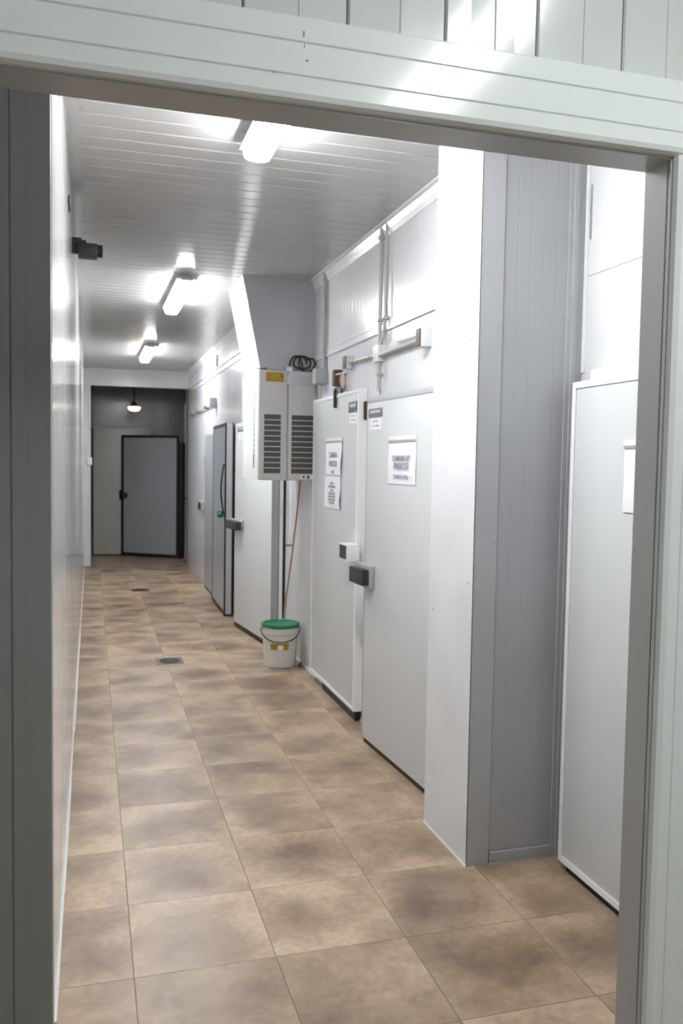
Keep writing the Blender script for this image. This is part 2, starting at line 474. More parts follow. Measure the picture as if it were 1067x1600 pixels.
# grey inner lining of the frame
mb = MB()
mb.box(-0.95, XJ, YF+0.020, YR2+0.004, ZL-0.004, ZL)
mb.box(XJ, XJ+0.005, YF+0.020, YF+0.026, 0, ZL-0.004)
mb.box(XJ, XJ+0.005, YF+0.030, YR2+0.004, 0, ZL-0.004)
struct(obj('trim_14', mb, 'reveal', smooth=False), 'grey lining on the inside of the near doorway', 'door frame')
# plank wall above the lintel (alternating planks, slightly dished)
mb = MB()
w = 0.18
x = 0.419-w*10
while x < 2.1:
    d = random.uniform(-0.0004, 0.0010)
    mb.prism([(x+0.0012, 1.45), (x+0.0012, 1.437), (x+0.004, 1.4330), (x+w*0.27, 1.4330+d), (x+w*0.52, 1.4326), (x+w*0.53, 1.4310), (x+w*0.545, 1.4326),
              (x+w*0.75, 1.4330+d*0.6), (x+w-0.004, 1.4330), (x+w-0.0012, 1.437), (x+w-0.0012, 1.45)], 2.345, ZC, 2)
    x += w
mb.box(-1.5, 2.1, 1.45, 1.52, 2.345, ZC)
struct(obj('wall_front', mb, 'slatwall', smooth=False), 'vertical plank wall above the near lintel', 'wall')
struct(obj('wall_front.001', MB().box(XJ+0.15, 2.3, 1.43, YR2, 0, 2.345), 'slatwall', smooth=False), 'wall right of the near doorway', 'wall')
struct(obj('wall_front.002', MB().box(-1.5, -0.95, 1.43, YR2, 0, 2.345), 'slatwall', smooth=False), 'wall left of the near doorway', 'wall')
struct(obj('wall_left.003', MB().box(-1.6, -1.5, -2.4, 2.5, 0, ZC), 'plain_w', smooth=False), 'left wall of the front room', 'wall')
struct(obj('wall_left.004', MB().box(-1.5, -0.75, 2.40, 2.5, 0, ZC), 'stub', smooth=False), 'wall closing the side passage, in the same shaded grey', 'wall')
struct(obj('wall_right.004', MB().box(2.3, 2.4, -2.4, 1.5, 0, ZC), 'plain_w', smooth=False), 'right wall of the front room', 'wall')
struct(obj('wall_back.001', MB().box(-1.6, 2.4, -2.5, -2.4, 0, ZC), 'plain_w', smooth=False), 'wall behind the camera', 'wall')

# ------------------------------------------------------------------ ceiling lamps
def make_lamp(x, y0, y1, label, dif, zt=ZC, w=0.118):
    yc = (y0+y1)/2
    t = thing('ceiling_light', label, 'ceiling light', (x, yc, zt), 0, 'tube lights on the ceiling')
    h = (y1-y0)/2
    mb = MB()
    hw = w/2
    mb.prism([(-hw-0.012, -0.047), (-hw-0.012, -0.040), (-hw+0.01, -0.026), (hw-0.01, -0.026), (hw+0.012, -0.040), (hw+0.012, -0.047)], -h, h, 1)
    obj('housing', mb, 'lplast', t)
    for s in (-1, 1):
        obj('mounting_bracket', MB().box(-0.02, 0.02, s*h*0.62-0.015, s*h*0.62+0.015, -0.024, 0.0), 'steel', t)
    mb = MB()
    # rounded trough diffuser with rounded ends
    def ring(y, k):
        prof = [(-hw, -0.046), (-hw*0.99, -0.072), (-hw*0.86, -0.090), (-hw*0.5, -0.098), (0, -0.100), (hw*0.5, -0.098), (hw*0.86, -0.090), (hw*0.99, -0.072), (hw, -0.046)]
        return [mb.bm.verts.new((px*k[0], y, -0.046+(pz+0.046)*k[1])) for px, pz in prof]
    ks = [(-h+0.004, (0.80, 0.55)), (-h+0.012, (0.93, 0.82)), (-h+0.03, (1, 1)), (h-0.03, (1, 1)), (h-0.012, (0.93, 0.82)), (h-0.004, (0.80, 0.55))]
    R_ = [ring(y, k) for y, k in ks]
    for a, b in zip(R_, R_[1:]):
        for i in range(len(a)-1): mb.bm.faces.new((a[i], a[i+1], b[i+1], b[i]))
    mb.bm.faces.new(R_[0]); mb.bm.faces.new(R_[-1][::-1])
    for a, b in zip(R_, R_[1:]): mb.bm.faces.new((a[0], b[0], b[-1], a[-1]))
    obj('diffuser', mb, dif, t)
    for s in (-1, 1):
        obj('end_cap', MB().box(-0.045, 0.045, s*h-0.006 if s > 0 else -h-0.030, h+0.030 if s > 0 else -h+0.006, -0.060, -0.026, 0.004), 'gplast', t)
        for q in (-0.45, 0.45):
            obj('clip', MB().box(s*(hw+0.004)-0.003, s*(hw+0.004)+0.003, q*h-0.012, q*h+0.012, -0.066, -0.046), 'steel', t)
    return t
make_lamp(0.675, 2.42, 3.67, 'long lit tube light nearest the doorway, cut by the lintel', 'tube')
make_lamp(0.67, 6.36, 7.62, 'lit tube light in middle of the corridor ceiling, left of the duct', 'tube')
make_lamp(0.67, 10.20, 11.46, 'farthest lit tube light, just before the far portal', 'tube')
make_lamp(1.15, -0.55, 0.65, 'lit tube light above the camera side of the doorway', 'tube2')

# ------------------------------------------------------------------ cold room doors
def frame_boxes(mb, x0, x1, y0, y1, z0, z1, w):
    mb.box(x0, x1, y0, y0+w, z0, z1); mb.box(x0, x1, y1-w, y1, z0, z1)
    mb.box(x0, x1, y0+w, y1-w, z1-w, z1); mb.box(x0, x1, y0+w, y1-w, z0, z0+w)
    return mb

# local door axes: origin at hinge-side foot of the outer face; +Y along the door away from the camera, -X outwards
def door_root(name, label, loc, ang):
    o = bpy.data.objects.new(name, None)
    COL.objects.link(o)
    o.location = loc; o.rotation_euler = (0, 0, ang)
    o['label'] = label; o['category'] = 'door'; o['kind'] = 'structure'
    return o

def badge(parent, x, y, z, w, h, rows):
    mb = MB().box(x-0.003, x, y-w/2, y+w/2, z-h/2, z+h/2, 0.001)
    p = obj('badge', mb, 'badge', parent)
    p['label'] = 'dark grey badge with silver print'
    obj('print', MB().box(x-0.0036, x-0.003, y-w*0.36, y+w*0.36, z-h*0.02, z+h*0.28), 'badge2', p, smooth=False)
    s = obj('sticker', MB().box(x-0.0015, x, y-w*0.42, y+w*0.38, z-h/2-0.07, z-h/2-0.008), 'paper', parent, smooth=False)
    s['label'] = 'small white sticker with two printed rows'
    mb = MB()
    mb.box(x-0.002, x-0.0015, y-w*0.25, y+w*0.2, z-h/2-0.026, z-h/2-0.020)
    mb.box(x-0.002, x-0.0015, y-w*0.30, y+w*0.0, z-h/2-0.052, z-h/2-0.044)
    mb.box(x-0.002, x-0.0015, y+w*0.08, y+w*0.22, z-h/2-0.052, z-h/2-0.044)
    obj('print', mb, 'ink', s, smooth=False)

# door_1: ajar door next to the pillar
ang = math.atan2(1.553-1.500, 4.604-3.66)
D1 = door_root('door_1', 'pale cold room door left of the pillar with one paper notice and black latch', (1.558, 3.62, 0), ang)
L1 = 0.985
obj('panel', MB().box(0, 0.05, 0, L1, 0.032, 1.945, 0.003), 'door', D1)
mb = MB(); mb.box(-0.003, 0.052, -0.003, L1+0.003, 1.945, 1.975, 0.002)
obj('top_rail', mb, 'alu', D1)['label'] = 'grey aluminium top rail'
obj('edge_profile', MB().box(-0.0015, 0.052, L1, L1+0.008, 0.03, 1.95, 0.002), 'alu', D1)
obj('bottom_seal', MB().box(0.010, 0.045, 0.01, L1-0.005, 0.0, 0.031), 'black', D1)
badge(D1, 0, L1-0.12, 1.885, 0.20, 0.048, 2)
lt = obj('latch', MB().box(-0.030, 0.0, L1-0.15, L1+0.09, 0.905, 1.035, 0.012), 'gplast', D1)
obj('latch_handle', MB().box(-0.072, -0.030, L1-0.14, L1+0.07, 0.925, 1.015, 0.010), 'dark', lt)['label'] = 'black latch handle'

# door_2: door parallel to the wall between the pillar and the cooling unit
D2 = door_root('door_2', 'pale cold room door under the cable boxes with two paper notices one above the other', (1.565, 4.97, 0), 0.0)
L2 = 1.10
obj('panel', MB().box(0.002, 0.052, 0.02, L2-0.004, 0.075, 2.045, 0.002), 'door', D2)
mb = frame_boxes(MB(), -0.002, 0.053, 0, L2, 0.062, 2.06, 0.022)
obj('edge_profile', mb, 'door_edge', D2)['label'] = 'white edge profile'
obj('bottom_seal', MB().box(0.012, 0.05, 0.01, L2*0.72, 0.0, 0.062), 'black', D2)['label'] = 'black floor seal'
badge(D2, 0.002, 0.125, 1.955, 0.18, 0.066, 2)
k = obj('lock_box', MB().box(-0.082, 0.0, -0.07, 0.09, 1.012, 1.112, 0.005), 'door_edge', D2)
k['label'] = 'white square lock box'
obj('lock_plate', MB().box(-0.085, -0.082, -0.055, 0.08, 1.022, 1.102), 'dark', k)['label'] = 'black square plate'
obj('hinge', MB().box(0.040, 0.053, -0.016, 0.0, 1.87, 1.985, 0.003).cyl((0.032, -0.012, 1.875), (0.032, -0.012, 1.98), 0.006, seg=12), 'brown', D2)

# fixed frame between the doors
mb = MB()
mb.box(XR-0.012, XR, 4.72, 4.93, 0.0, 2.03, 0.003)
struct(obj('trim_15', mb, 'plain_w', smooth=False), 'white frame post between the two near cold room doors', 'door frame')

# door_3: ajar door beyond the cooling unit
ang3 = math.atan2(1.474-1.336, 8.20-7.10)
D3 = door_root('door_3', 'white cold room door standing ajar behind the cooling unit and bucket', (1.474, 7.10, 0), ang3)
L3 = 1.105
obj('panel', MB().box(0, 0.065, 0.004, L3-0.004, 0.05, 1.97, 0.003), 'door', D3)
obj('edge_profile', MB().box(0.002, 0.064, 0.0, 0.004, 0.05, 1.97), 'alu', D3)
obj('bottom_seal', MB().box(0.003, 0.06, 0.01, L3-0.01, 0.012, 0.05), 'black', D3)
badge(D3, 0, L3-0.20, 1.91, 0.24, 0.045, 2)
lt = obj('latch', MB().box(-0.030, 0.0, L3-0.30, L3+0.06, 0.955, 1.055, 0.010), 'gplast', D3)
obj('latch_handle', MB().box(-0.082, -0.028, L3-0.32, L3+0.04, 0.962, 1.042, 0.008), 'dark', lt)['label'] = 'black latch handle'
mb = MB()
mb.box(1.545, XR, 7.10, 7.13, 0, 2.05, 0.003)
mb.box(1.545, XR, 7.13, 8.44, 2.02, 2.07, 0.003)
struct(obj('trim_16', mb, 'door_edge', smooth=False), 'white frame of the ajar door behind the cooling unit', 'door frame')
struct(obj('trim_17', MB().box(1.600, 1.616, 7.131, 8.42, 0.0, 2.02), 'black', smooth=False), 'black gasket line behind ajar door', 'gasket')

# door_4: black framed leaf standing out from the far wall
def framed_leaf(name, label, loc, ang, L, H, th, z0, fw_=0.035, mat='fardoor'):
    r = door_root(name, label, loc, ang)
    obj('panel', MB().box(0.002, th-0.002, fw_, L-fw_, z0+fw_, H-fw_), mat, r, smooth=False)
    mb = frame_boxes(MB(), 0, th*0.16, 0, L, z0, H, fw_)
    frame_boxes(mb, th*0.84, th, 0, L, z0, H, fw_)
    obj('gasket', mb, 'black', r, smooth=False)['label'] = 'black rubber edging'
    obj('edge_profile', frame_boxes(MB(), th*0.16, th*0.84, 0.004, L-0.004, z0+0.004, H-0.004, fw_), 'alu', r, smooth=False)
    return r
D4 = framed_leaf('door_4', 'narrow-looking door leaf with black edging and green knob', (1.322, 8.735, 0), -math.atan2(0.018, 1.045), 1.045, 2.0, 0.088, 0.015)
obj('bottom_block', MB().box(0.002, 0.085, 0.0, 0.05, 0.0, 0.015), 'black', D4)
mb = MB().lathe([(0.0, -0.03), (0.030, -0.03), (0.038, -0.01), (0.038, 0.01), (0.030, 0.026), (0.0, 0.03)], (0, 0, 0), 20)
mb.xf(Matrix.Translation((-0.035, 0.09, 1.055)) @ Matrix.Rotation(PI/2, 4, 'Y'))
obj('knob', mb, 'knob', D4)['label'] = 'round green knob'
pts = []
for i in range(17):
    a = i/16.0
    pts.append((-0.008-0.030*math.sin(a*PI), 0.03-0.01*math.sin(a*PI), 1.06+0.52*a))
obj('handle', MB().tube(pts, 0.009), 'black', D4)['label'] = 'long curved black pull handle'
D5 = door_root('door_5', 'slim grey edge of a closed door beyond the black edged leaf', (1.385, 9.95, 0), 0)
obj('panel', MB().box(0, 0.054, 0, 0.9, 0.03, 1.93, 0.003), 'fardoor', D5)
obj('bottom_seal', MB().box(0.004, 0.05, 0.005, 0.895, 0.0, 0.03), 'black', D5)

# door_6: nearest door in the alcove
D6 = door_root('door_6', 'nearest pale cold room door, in the alcove right of the pillar', (1.80, 1.98, 0), 0)
L6 = 0.965
obj('panel', MB().box(0.002, 0.062, 0.01, L6-0.022, 0.055, 1.908, 0.002), 'door', D6)
obj('edge_profile', frame_boxes(MB(), -0.003, 0.065, 0, L6, 0.030, 1.93, 0.024), 'door_edge', D6)['label'] = 'white edge profile'
obj('bottom_seal', MB().box(0.012, 0.06, 0.01, L6-0.04, 0.0, 0.030), 'black', D6)
struct(obj('trim_18', MB().box(XA-0.025, XA, 1.90, 2.93, 0.0, 1.98, 0.003), 'wplast', smooth=False), 'white frame behind the nearest cold room door', 'door frame')

# far doors
D7 = framed_leaf('door_7', 'open grey door with thick black edging at end of the corridor', (1.375, 14.085, 0), math.atan2(1.359-0.483, 14.697-14.092), 1.08, 2.02, 0.10, 0.015, 0.045)
mb = MB().lathe([(0.0, -0.03), (0.036, -0.03), (0.044, -0.01), (0.044, 0.01), (0.034, 0.026), (0.0, 0.03)], (0, 0, 0), 20)
mb.xf(Matrix.Translation((-0.03, 0.985, 1.02)) @ Matrix.Rotation(PI/2, 4, 'Y'))
kn = obj('knob', mb, 'dark', D7)
kn['label'] = 'round black knob with green centre'
obj('knob_centre', MB().cyl((-0.06, 0.985, 1.02), (-0.066, 0.985, 1.02), 0.018, seg=16), 'knob', kn)
obj('latch', MB().box(-0.02, 0.05, 1.075, 1.105, 0.95, 1.10, 0.005), 'black', D7)
obj('hinge_post', MB().box(0.01, 0.10, -0.055, -0.002, 0.0, 1.90, 0.004), 'black', D7)
D8 = door_root('door_8', 'cream sliding door panel behind the open grey door', (0.04, 14.75, 0), 0)
obj('panel', MB().box(0, 0.93, 0, 0.05, 0.02, 2.13, 0.004), 'cream', D8)
obj('rail', MB().box(-0.02, 0.95, 0.03, 0.20, 2.13, 2.15), 'gplast', D8)
obj('bottom_seal', MB().box(0.0, 0.93, 0.006, 0.044, 0.0, 0.02), 'black', D8)
sh = thing('wall_shelf', 'thin dark ledge fixed on the strip wall right of the far door', 'ledge', (1.50, 14.17, 0.985))
obj('ledge', MB().box(-0.035, 0.02, 0.0, 0.03, -0.012, 0.012), 'steel', sh)

# ------------------------------------------------------------------ notices
def notice(label, x, y0, y1, z0, z1, lines, ang=0.0, holder=True, curl=0.0):
    yc = (y0+y1)/2
    t = thing('paper_notice', label, 'notice', (x, yc, z0), ang, 'paper notices on cold room doors')
    w, h = y1-y0, z1-z0
    mb = MB()
    nx, nz = 8, 12
    g = [[None]*(nz+1) for _ in range(nx+1)]
    for i in range(nx+1):
        for j in range(nz+1):
            u, v = i/nx, j/nz
            off = -0.002-0.004*(0.5+0.5*math.sin(u*5+v*7+curl*9))*math.sin(v*PI)-curl*0.03*max(0, (1-u)-0.6)*(0.5+0.5*math.sin(v*PI*2))
            g[i][j] = (off, -w/2+w*u, h*v)
    F = [[mb.bm.verts.new(g[i][j]) for j in range(nz+1)] for i in range(nx+1)]
    B = [[mb.bm.verts.new((g[i][j][0]+0.0012, g[i][j][1], g[i][j][2])) for j in range(nz+1)] for i in range(nx+1)]
    for i in range(nx):
        for j in range(nz):
            mb.bm.faces.new((F[i][j], F[i+1][j], F[i+1][j+1], F[i][j+1]))
            mb.bm.faces.new((B[i][j+1], B[i+1][j+1], B[i+1][j], B[i][j]))
    for i in range(nx):
        mb.bm.faces.new((F[i][0], B[i][0], B[i+1][0], F[i+1][0])); mb.bm.faces.new((F[i][nz], F[i+1][nz], B[i+1][nz], B[i][nz]))
    for j in range(nz):
        mb.bm.faces.new((F[0][j], F[0][j+1], B[0][j+1], B[0][j])); mb.bm.faces.new((F[nx][j], B[nx][j], B[nx][j+1], F[nx][j+1]))
    obj('sheet', mb, 'paper', t)
    if holder:
        hh = obj('holder_strip', MB().box(-0.006, 0.0, -w/2, w/2, h, h+0.028, 0.001), 'wplast', t)
        obj('strip_edge', MB().box(-0.0075, -0.006, -w/2, w/2, h-0.001, h+0.008), 'gplast', t, smooth=False)['label'] = 'grey lower lip of the strip'
    for body, size, zz, bd in lines:
        text('print', body, size, 'ink', t, face_left(-0.0085, 0, zz*h), bd)
    return t

def on_d1(s):     # outer face of door_1 at distance s along it
    return 1.558-math.sin(ang)*s, 3.62+math.cos(ang)*s
# notice pixels 608..650 on door_1
x_, y_ = on_d1(0.485)
notice('white paper notice in a clear sleeve with two bold lines, on door by the pillar', x_-0.001, y_-0.175, y_+0.175, 1.50, 1.72,
       [('CAMARA N°', 0.040, 0.60, 0.0010), ('FRESCOS', 0.046, 0.42, 0.0012), ('(TEMPERATURA)', 0.026, 0.17, 0.0004)], ang)
notice('upper curled paper notice with two bold lines, on door under the cable boxes', 1.565, 5.31, 5.70, 1.525, 1.745,
       [('CAMARA', 0.050, 0.60, 0.0010), ('FRESCOS', 0.050, 0.34, 0.0012), ('(FRIO)', 0.026, 0.08, 0.0004)], 0.0, True, 1.0)
notice('lower curled paper notice with many rows of print, below another notice', 1.565, 5.33, 5.72, 1.30, 1.515,
       [('CAMARA', 0.022, 0.78, 0.0004), ('HORARIO LIMPIEZA', 0.020, 0.67, 0.0004), ('LUNES', 0.022, 0.56, 0.0004), ('MARTES Y JUEVES', 0.020, 0.46, 0.0004),
        ('CERRAR LA PUERTA', 0.020, 0.36, 0.0004), ('DESPUES DE USAR', 0.020, 0.26, 0.0004), ('POR FAVOR', 0.022, 0.16, 0.0004)], 0.0, False, 0.8)
notice('blank white paper sheet under a plastic strip, on nearest door beside the near doorway', 1.799, 2.38, 2.592, 1.447, 1.672, [], 0.0, True, 0.3)

# ------------------------------------------------------------------ cooling unit and its duct
U = thing('cooling_unit', 'off-white wall-hung cooling unit with two dark grilles above the bucket', 'cooling unit', (1.187, 6.20, 1.47))
W, D, H = XR-1.187, 0.66, 0.81
obj('casing', MB().box(0, W, 0, D, 0, H, 0.004), 'unit', U)
obj('side_panel', MB().box(-0.006, 0.0, 0.015, D-0.01, 0.0, H-0.002, 0.002), 'wplast', U)
# vertical louvre strip on the side
mb = MB()
for i in range(17):
    mb.box(-0.010, -0.006, 0.16, 0.185, 0.09+i*0.039, 0.09+i*0.039+(0.10 if i == 0 else 0.024))
obj('side_vent', mb, 'gplast', U, smooth=False)['label'] = 'dark dashed vertical vent strip'
obj('side_sticker', MB().box(-0.0075, -0.006, 0.145, 0.20, 0.19, 0.76), 'cyan', U, smooth=False)['label'] = 'pale cyan vertical sticker'
pl = obj('front_panel', MB().box(0.012, 0.205, -0.006, 0.0, 0.008, H-0.008, 0.002).box(0.219, W-0.006, -0.006, 0.0, 0.008, H-0.008, 0.002), 'unit', U)
obj('seam', MB().box(0.207, 0.217, -0.002, 0.0, 0.0, H), 'gplast', U, smooth=False)
for nm, xa, xb in (('left', 0.035, 0.160), ('right', 0.243, 0.412)):
    g = obj('grille', MB().box(xa, xb, -0.009, -0.006, 0.052, 0.485), 'grille', U, smooth=False)
    g['label'] = 'dark grille with pale bars'
    mb = MB()
    for i in range(1, 11):
        z = 0.052+i*0.433/11
        mb.box(xa, xb, -0.016, -0.008, z-0.0022, z+0.0022)
    obj('bars', mb, 'wplast', g, smooth=False)
lb = obj('warning_label', MB().box(0.045, 0.180, -0.0075, -0.006, 0.725, 0.795), 'yellow', U, smooth=False)
lb['label'] = 'yellow warning label'
obj('print', MB().box(0.155, 0.170, -0.0082, -0.0075, 0.755, 0.78), 'red', lb, smooth=False)
obj('print', MB().box(0.055, 0.10, -0.0082, -0.0075, 0.740, 0.745), 'red', lb, smooth=False)
obj('print', MB().box(0.06, 0.09, -0.0082, -0.0075, 0.765, 0.770), 'red', lb, smooth=False)
mb = MB()
for i in range(9):
    x0 = 0.20+i*0.023
    mb.box(x0, x0+0.027, -0.008-random.uniform(0.002, 0.008), -0.006, 0.71+random.uniform(-0.006, 0.004), 0.775+random.uniform(-0.004, 0.006))
obj('silver_tape', mb, 'foil', U, smooth=False)['label'] = 'crumpled silver tape band'
mb = MB().cyl((0.33, -0.006, 0.56), (0.33, -0.012, 0.56), 0.007, seg=12)
obj('screw', mb, 'gplast', U)
st = obj('rating_sticker', MB().box(0.315, 0.41, -0.0075, -0.006, 0.012, 0.040), 'paper', U, smooth=False)
obj('print', MB().cyl((0.375, -0.0075, 0.026), (0.375, -0.0085, 0.026), 0.013, seg=14), 'red', st)
obj('print', MB().box(0.33, 0.348, -0.0085, -0.0075, 0.018, 0.034), 'dark', st)
# looped cable on top of the unit
loops = obj('looped_cable', MB().tube([(0.30+0.06*math.cos(a)*(1-0.012*a)+0.006*a, 0.035+0.01*math.sin(a*2.2), H+0.062+0.062*math.sin(a)*(0.6+0.4*math.cos(a*0.31)**2)) for a in [i*0.25 for i in range(0, 60)]], 0.0065), 'dark', U)
loops['label'] = 'dark cable loops on top'
obj('cable_arch', MB().tube([(0.275-0.055*math.cos(i*PI/14), 0.02, H-0.01+0.125*math.sin(i*PI/14)) for i in range(15)], 0.006), 'dark', U)
obj('cable_clip', MB().box(0.205, 0.245, -0.004, 0.03, H, H+0.03, 0.003), 'wplast', U)

# hood that links the unit with the ceiling
hd = [(1.068, ZC), (1.208, 2.290), (XR, 2.290), (XR, ZC)]
H_ = thing('duct_hood', 'tapering sheet metal duct rising from the cooling unit to the ceiling', 'duct', (1.2, 6.275, 2.290))
obj('shell', MB().prism([(x-1.2, z-2.290) for x, z in hd], 0.0, 0.64, 1), 'wall_x', H_, smooth=False)
mb = MB()
def slab(a, b, y0, y1, t_):
    d = Vector((b[0]-a[0], 0, b[1]-a[1])).normalized(); n = Vector((d.z, 0, -d.x))*t_
    mb.prism([(a[0], a[1]), (b[0], b[1]), (b[0]+n.x, b[1]+n.z), (a[0]+n.x, a[1]+n.z)], y0, y1, 1)
slab((1.068-1.2, ZC-2.290), (1.208-1.2, 0.0), -0.004, 0.644, 0.004)
obj('side_sheet', mb, 'plain_w', H_, smooth=False)['label'] = 'slanting white side sheet'
obj('top_flange', MB().box(-0.125, XR-1.2-0.06, -0.006, 0.0, ZC-2.290-0.03, ZC-2.290), 'alu', H_, smooth=False)
mb = MB().prism([(-0.06, 0.0), (0.05, 0.0), (0.05, 0.014)], -0.012, -0.004, 1)
obj('bottom_flange', mb, 'steel', H_, smooth=False)
# ------------------------------------------------------------------ pipes below the unit
P = thing('drain_pipe', 'black upright drain pipe behind the bucket, below the cooling unit', 'pipe', (1.553, 6.95, 0))
obj('pipe', MB().cyl((0, 0, 0.28), (0, 0, 1.62), 0.0125), 'black', P)
obj('fitting', MB().cyl((-0.012, 0, 0.0), (-0.012, 0, 0.26), 0.030).cyl((-0.012, 0, 0.26), (-0.008, 0, 0.285), 0.030, 0.020), 'dark', P)
obj('collar', MB().cyl((-0.012, 0, 0.262), (-0.012, 0, 0.292), 0.033, 0.024), 'lplast', P)['label'] = 'pale grey collar'
obj('wall_clamp', MB().box(0.0, XR-1.553, -0.008, 0.008, 0.9, 0.92), 'gplast', P)
hp = []
for i in range(25):
    a = i/24
    hp.append((1.575-0.075*a**2, 6.50+0.30*a+0.02*math.sin(a*4), 1.47-1.20*a-0.26*max(0, a-0.8)/0.2))
hp.append((1.500, 6.80, 0.006))
tag(obj('hose', MB().tube(hp, 0.0075, 10), 'hose'), 'thin brown hose hanging from the cooling unit down behind the bucket', 'hose')
tag(obj('hose_connector', MB().cyl((1.575, 6.43, 0.016), (1.60, 6.50, 0.016), 0.016, 0.012, 14).cyl((1.56, 6.41, 0.014), (1.575, 6.43, 0.016), 0.012, seg=12), 'steel'), 'small grey hose end lying on the floor right of the bucket', 'hose connector')

# ------------------------------------------------------------------ bucket
B = thing('bucket', 'white plastic bucket with green lid on the floor below the cooling unit', 'bucket', (1.437, 6.53, 0))
prof = [(0.0, 0.0), (0.121, 0.0), (0.126, 0.006), (0.1405, 0.262), (0.146, 0.264), (0.146, 0.272), (0.142, 0.275), (0.144, 0.318), (0.138, 0.320), (0.136, 0.30), (0.0, 0.298)]
obj('body', MB().lathe(prof, (0, 0, 0)), 'bucket', B)
lidp = [(0.0, 0.326), (0.118, 0.326), (0.128, 0.330), (0.134, 0.339), (0.148, 0.339), (0.151, 0.332), (0.151, 0.314), (0.1455, 0.312)]
obj('lid', MB().lathe(lidp, (0, 0, 0)), 'green', B)['label'] = 'green snap lid'
hp = []
for i in range(33):
    a = i/32*PI
    x = -0.154*math.cos(a)
    hp.append((x, -0.012-0.150*math.sin(a)**0.8, 0.300-0.088*math.sin(a)))
ca, sa = math.cos(-0.2), math.sin(-0.2)
obj('handle', MB().tube([(x*ca-y*sa, x*sa+y*ca, z) for x, y, z in hp], 0.0045, 8), 'dark', B)['label'] = 'dark wire handle'
for s in (-1, 1):
    obj('handle_lug', MB().cyl((s*0.142*ca, s*0.142*sa, 0.300), (s*0.158*ca, s*0.158*sa, 0.300), 0.010, seg=12), 'bucket', B)
def curved_patch(r, a0, a1, z0, z1, n=14):
    mb = MB()
    vs = []
    for i in range(n+1):
        a = a0+(a1-a0)*i/n
        for rr in (r, r+0.0012):
            for z in (z0, z1):
                k = rr+(z-0.1)*0.057
                vs.append(mb.bm.verts.new((k*math.cos(a), k*math.sin(a), z)))
    for i in range(n):
        a, b = i*4, (i+1)*4
        for p, q in ((0, 1), (1, 3), (3, 2), (2, 0)):
            mb.bm.faces.new((vs[a+p], vs[a+q], vs[b+q], vs[b+p]))
    mb.bm.faces.new((vs[0], vs[2], vs[3], vs[1])); mb.bm.faces.new((vs[-4], vs[-3], vs[-1], vs[-2]))
    return mb
ac = -PI/2-0.16
lb = obj('label_sticker', curved_patch(0.1325, ac-0.62, ac+0.45, 0.146, 0.196), 'ochre', B)
lb['label'] = 'yellow-brown printed label'
obj('print', curved_patch(0.134, ac-0.18, ac+0.12, 0.148, 0.184), 'paper', lb)
obj('print', curved_patch(0.134, ac-0.60, ac-0.42, 0.162, 0.184), 'yellow', lb)

# ------------------------------------------------------------------ floor drains
def drain(x, y, label):
    t = thing('floor_drain', label, 'floor drain', (x, y, 0), 0, 'floor drains')
    s = 0.104
    mb = MB(); 
    mb.box(-s, s, -s, s, 0.0, 0.0025)
    obj('plate', mb, 'steel', t, smooth=False)
    obj('cavity', MB().lathe([(0, 0.0026), (0.083, 0.0026), (0.083, 0.0032), (0, 0.0032)], (0, 0, 0), 32), 'black', t)
    mb = MB()
    for r in (0.080, 0.058, 0.036, 0.014):
        mb.lathe([(r-0.006, 0.0032), (r-0.006, 0.006), (r, 0.006), (r, 0.0032)], (0, 0, 0), 36)
    for k in range(6):
        a = k*PI/6
        mb.box(-0.08, 0.08, -0.003, 0.003, 0.0033, 0.0052, 0, Matrix.Rotation(a, 4, 'Z'))
    obj('grate', mb, 'steel', t)
    return t
drain(0.602, 6.845, 'square steel floor drain nearer the bucket')
drain(0.580, 10.72, 'square steel floor drain farther down the corridor, towards the far door')

# ------------------------------------------------------------------ conduits and boxes on the recessed wall
def box_socket(label, y, z, d=0.055, l=0.05, h=0.088, face='brown', grp='cable boxes on the recessed wall', body='lplast'):
    t = thing('junction_box', label, 'junction box', (XR, y, z), 0, grp)
    obj('body', MB().box(-d, 0, -l/2, l/2, -h/2, h/2, 0.003), body, t)
    if face:
        obj('faceplate', MB().box(-d-0.006, -d, -l/2+0.002, l/2-0.002, -h/2+0.002, h/2-0.002, 0.001), face, t)['label'] = 'brown faceplate'
    return t
bx1 = box_socket('pale box with brown face beside the pillar, at right end of the level cable pipe', 3.99, 2.232, 0.058, 0.06, 0.09)
bx2 = box_socket('pale box with brown face at left end of the level cable pipe', 5.315, 2.255, 0.047, 0.07, 0.082)
bx3 = box_socket('plain grey box where the upright and level cable pipes cross', 4.72, 2.24, 0.040, 0.10, 0.095, None)
def conduit(label, pts, r, clips=()):
    t = thing('cable_conduit', label, 'cable pipe', pts[0])
    o = Vector(pts[0])
    obj('pipe', MB().tube([Vector(p)-o for p in pts], r), 'conduit', t)
    for c in clips:
        c = Vector(c)-o
        obj('clip', MB().box(c.x-0.016, XR-o.x, c.y-0.016, c.y+0.016, c.z-0.009, c.z+0.009, 0.003), 'gplast', t)
    return t
xc = XR-0.022
conduit('upright grey cable pipe from ceiling to the crossing box, left of its twin', [(xc, 4.70, ZC), (xc, 4.70, 2.295)], 0.011, [(xc, 4.70, 2.90), (xc, 4.70, 2.43)])
conduit('thin twin cable pipe from the ceiling, right of the upright pipe', [(xc, 4.61, ZC), (xc, 4.61, 2.42), (xc, 4.64, 2.32), (xc, 4.685, 2.285)], 0.008, [(xc, 4.61, 2.43)])
conduit('short upright cable pipe below the crossing box down to the door top', [(xc, 4.70, 2.195), (xc, 4.70, 2.03)], 0.011, [(xc, 4.70, 2.12)])
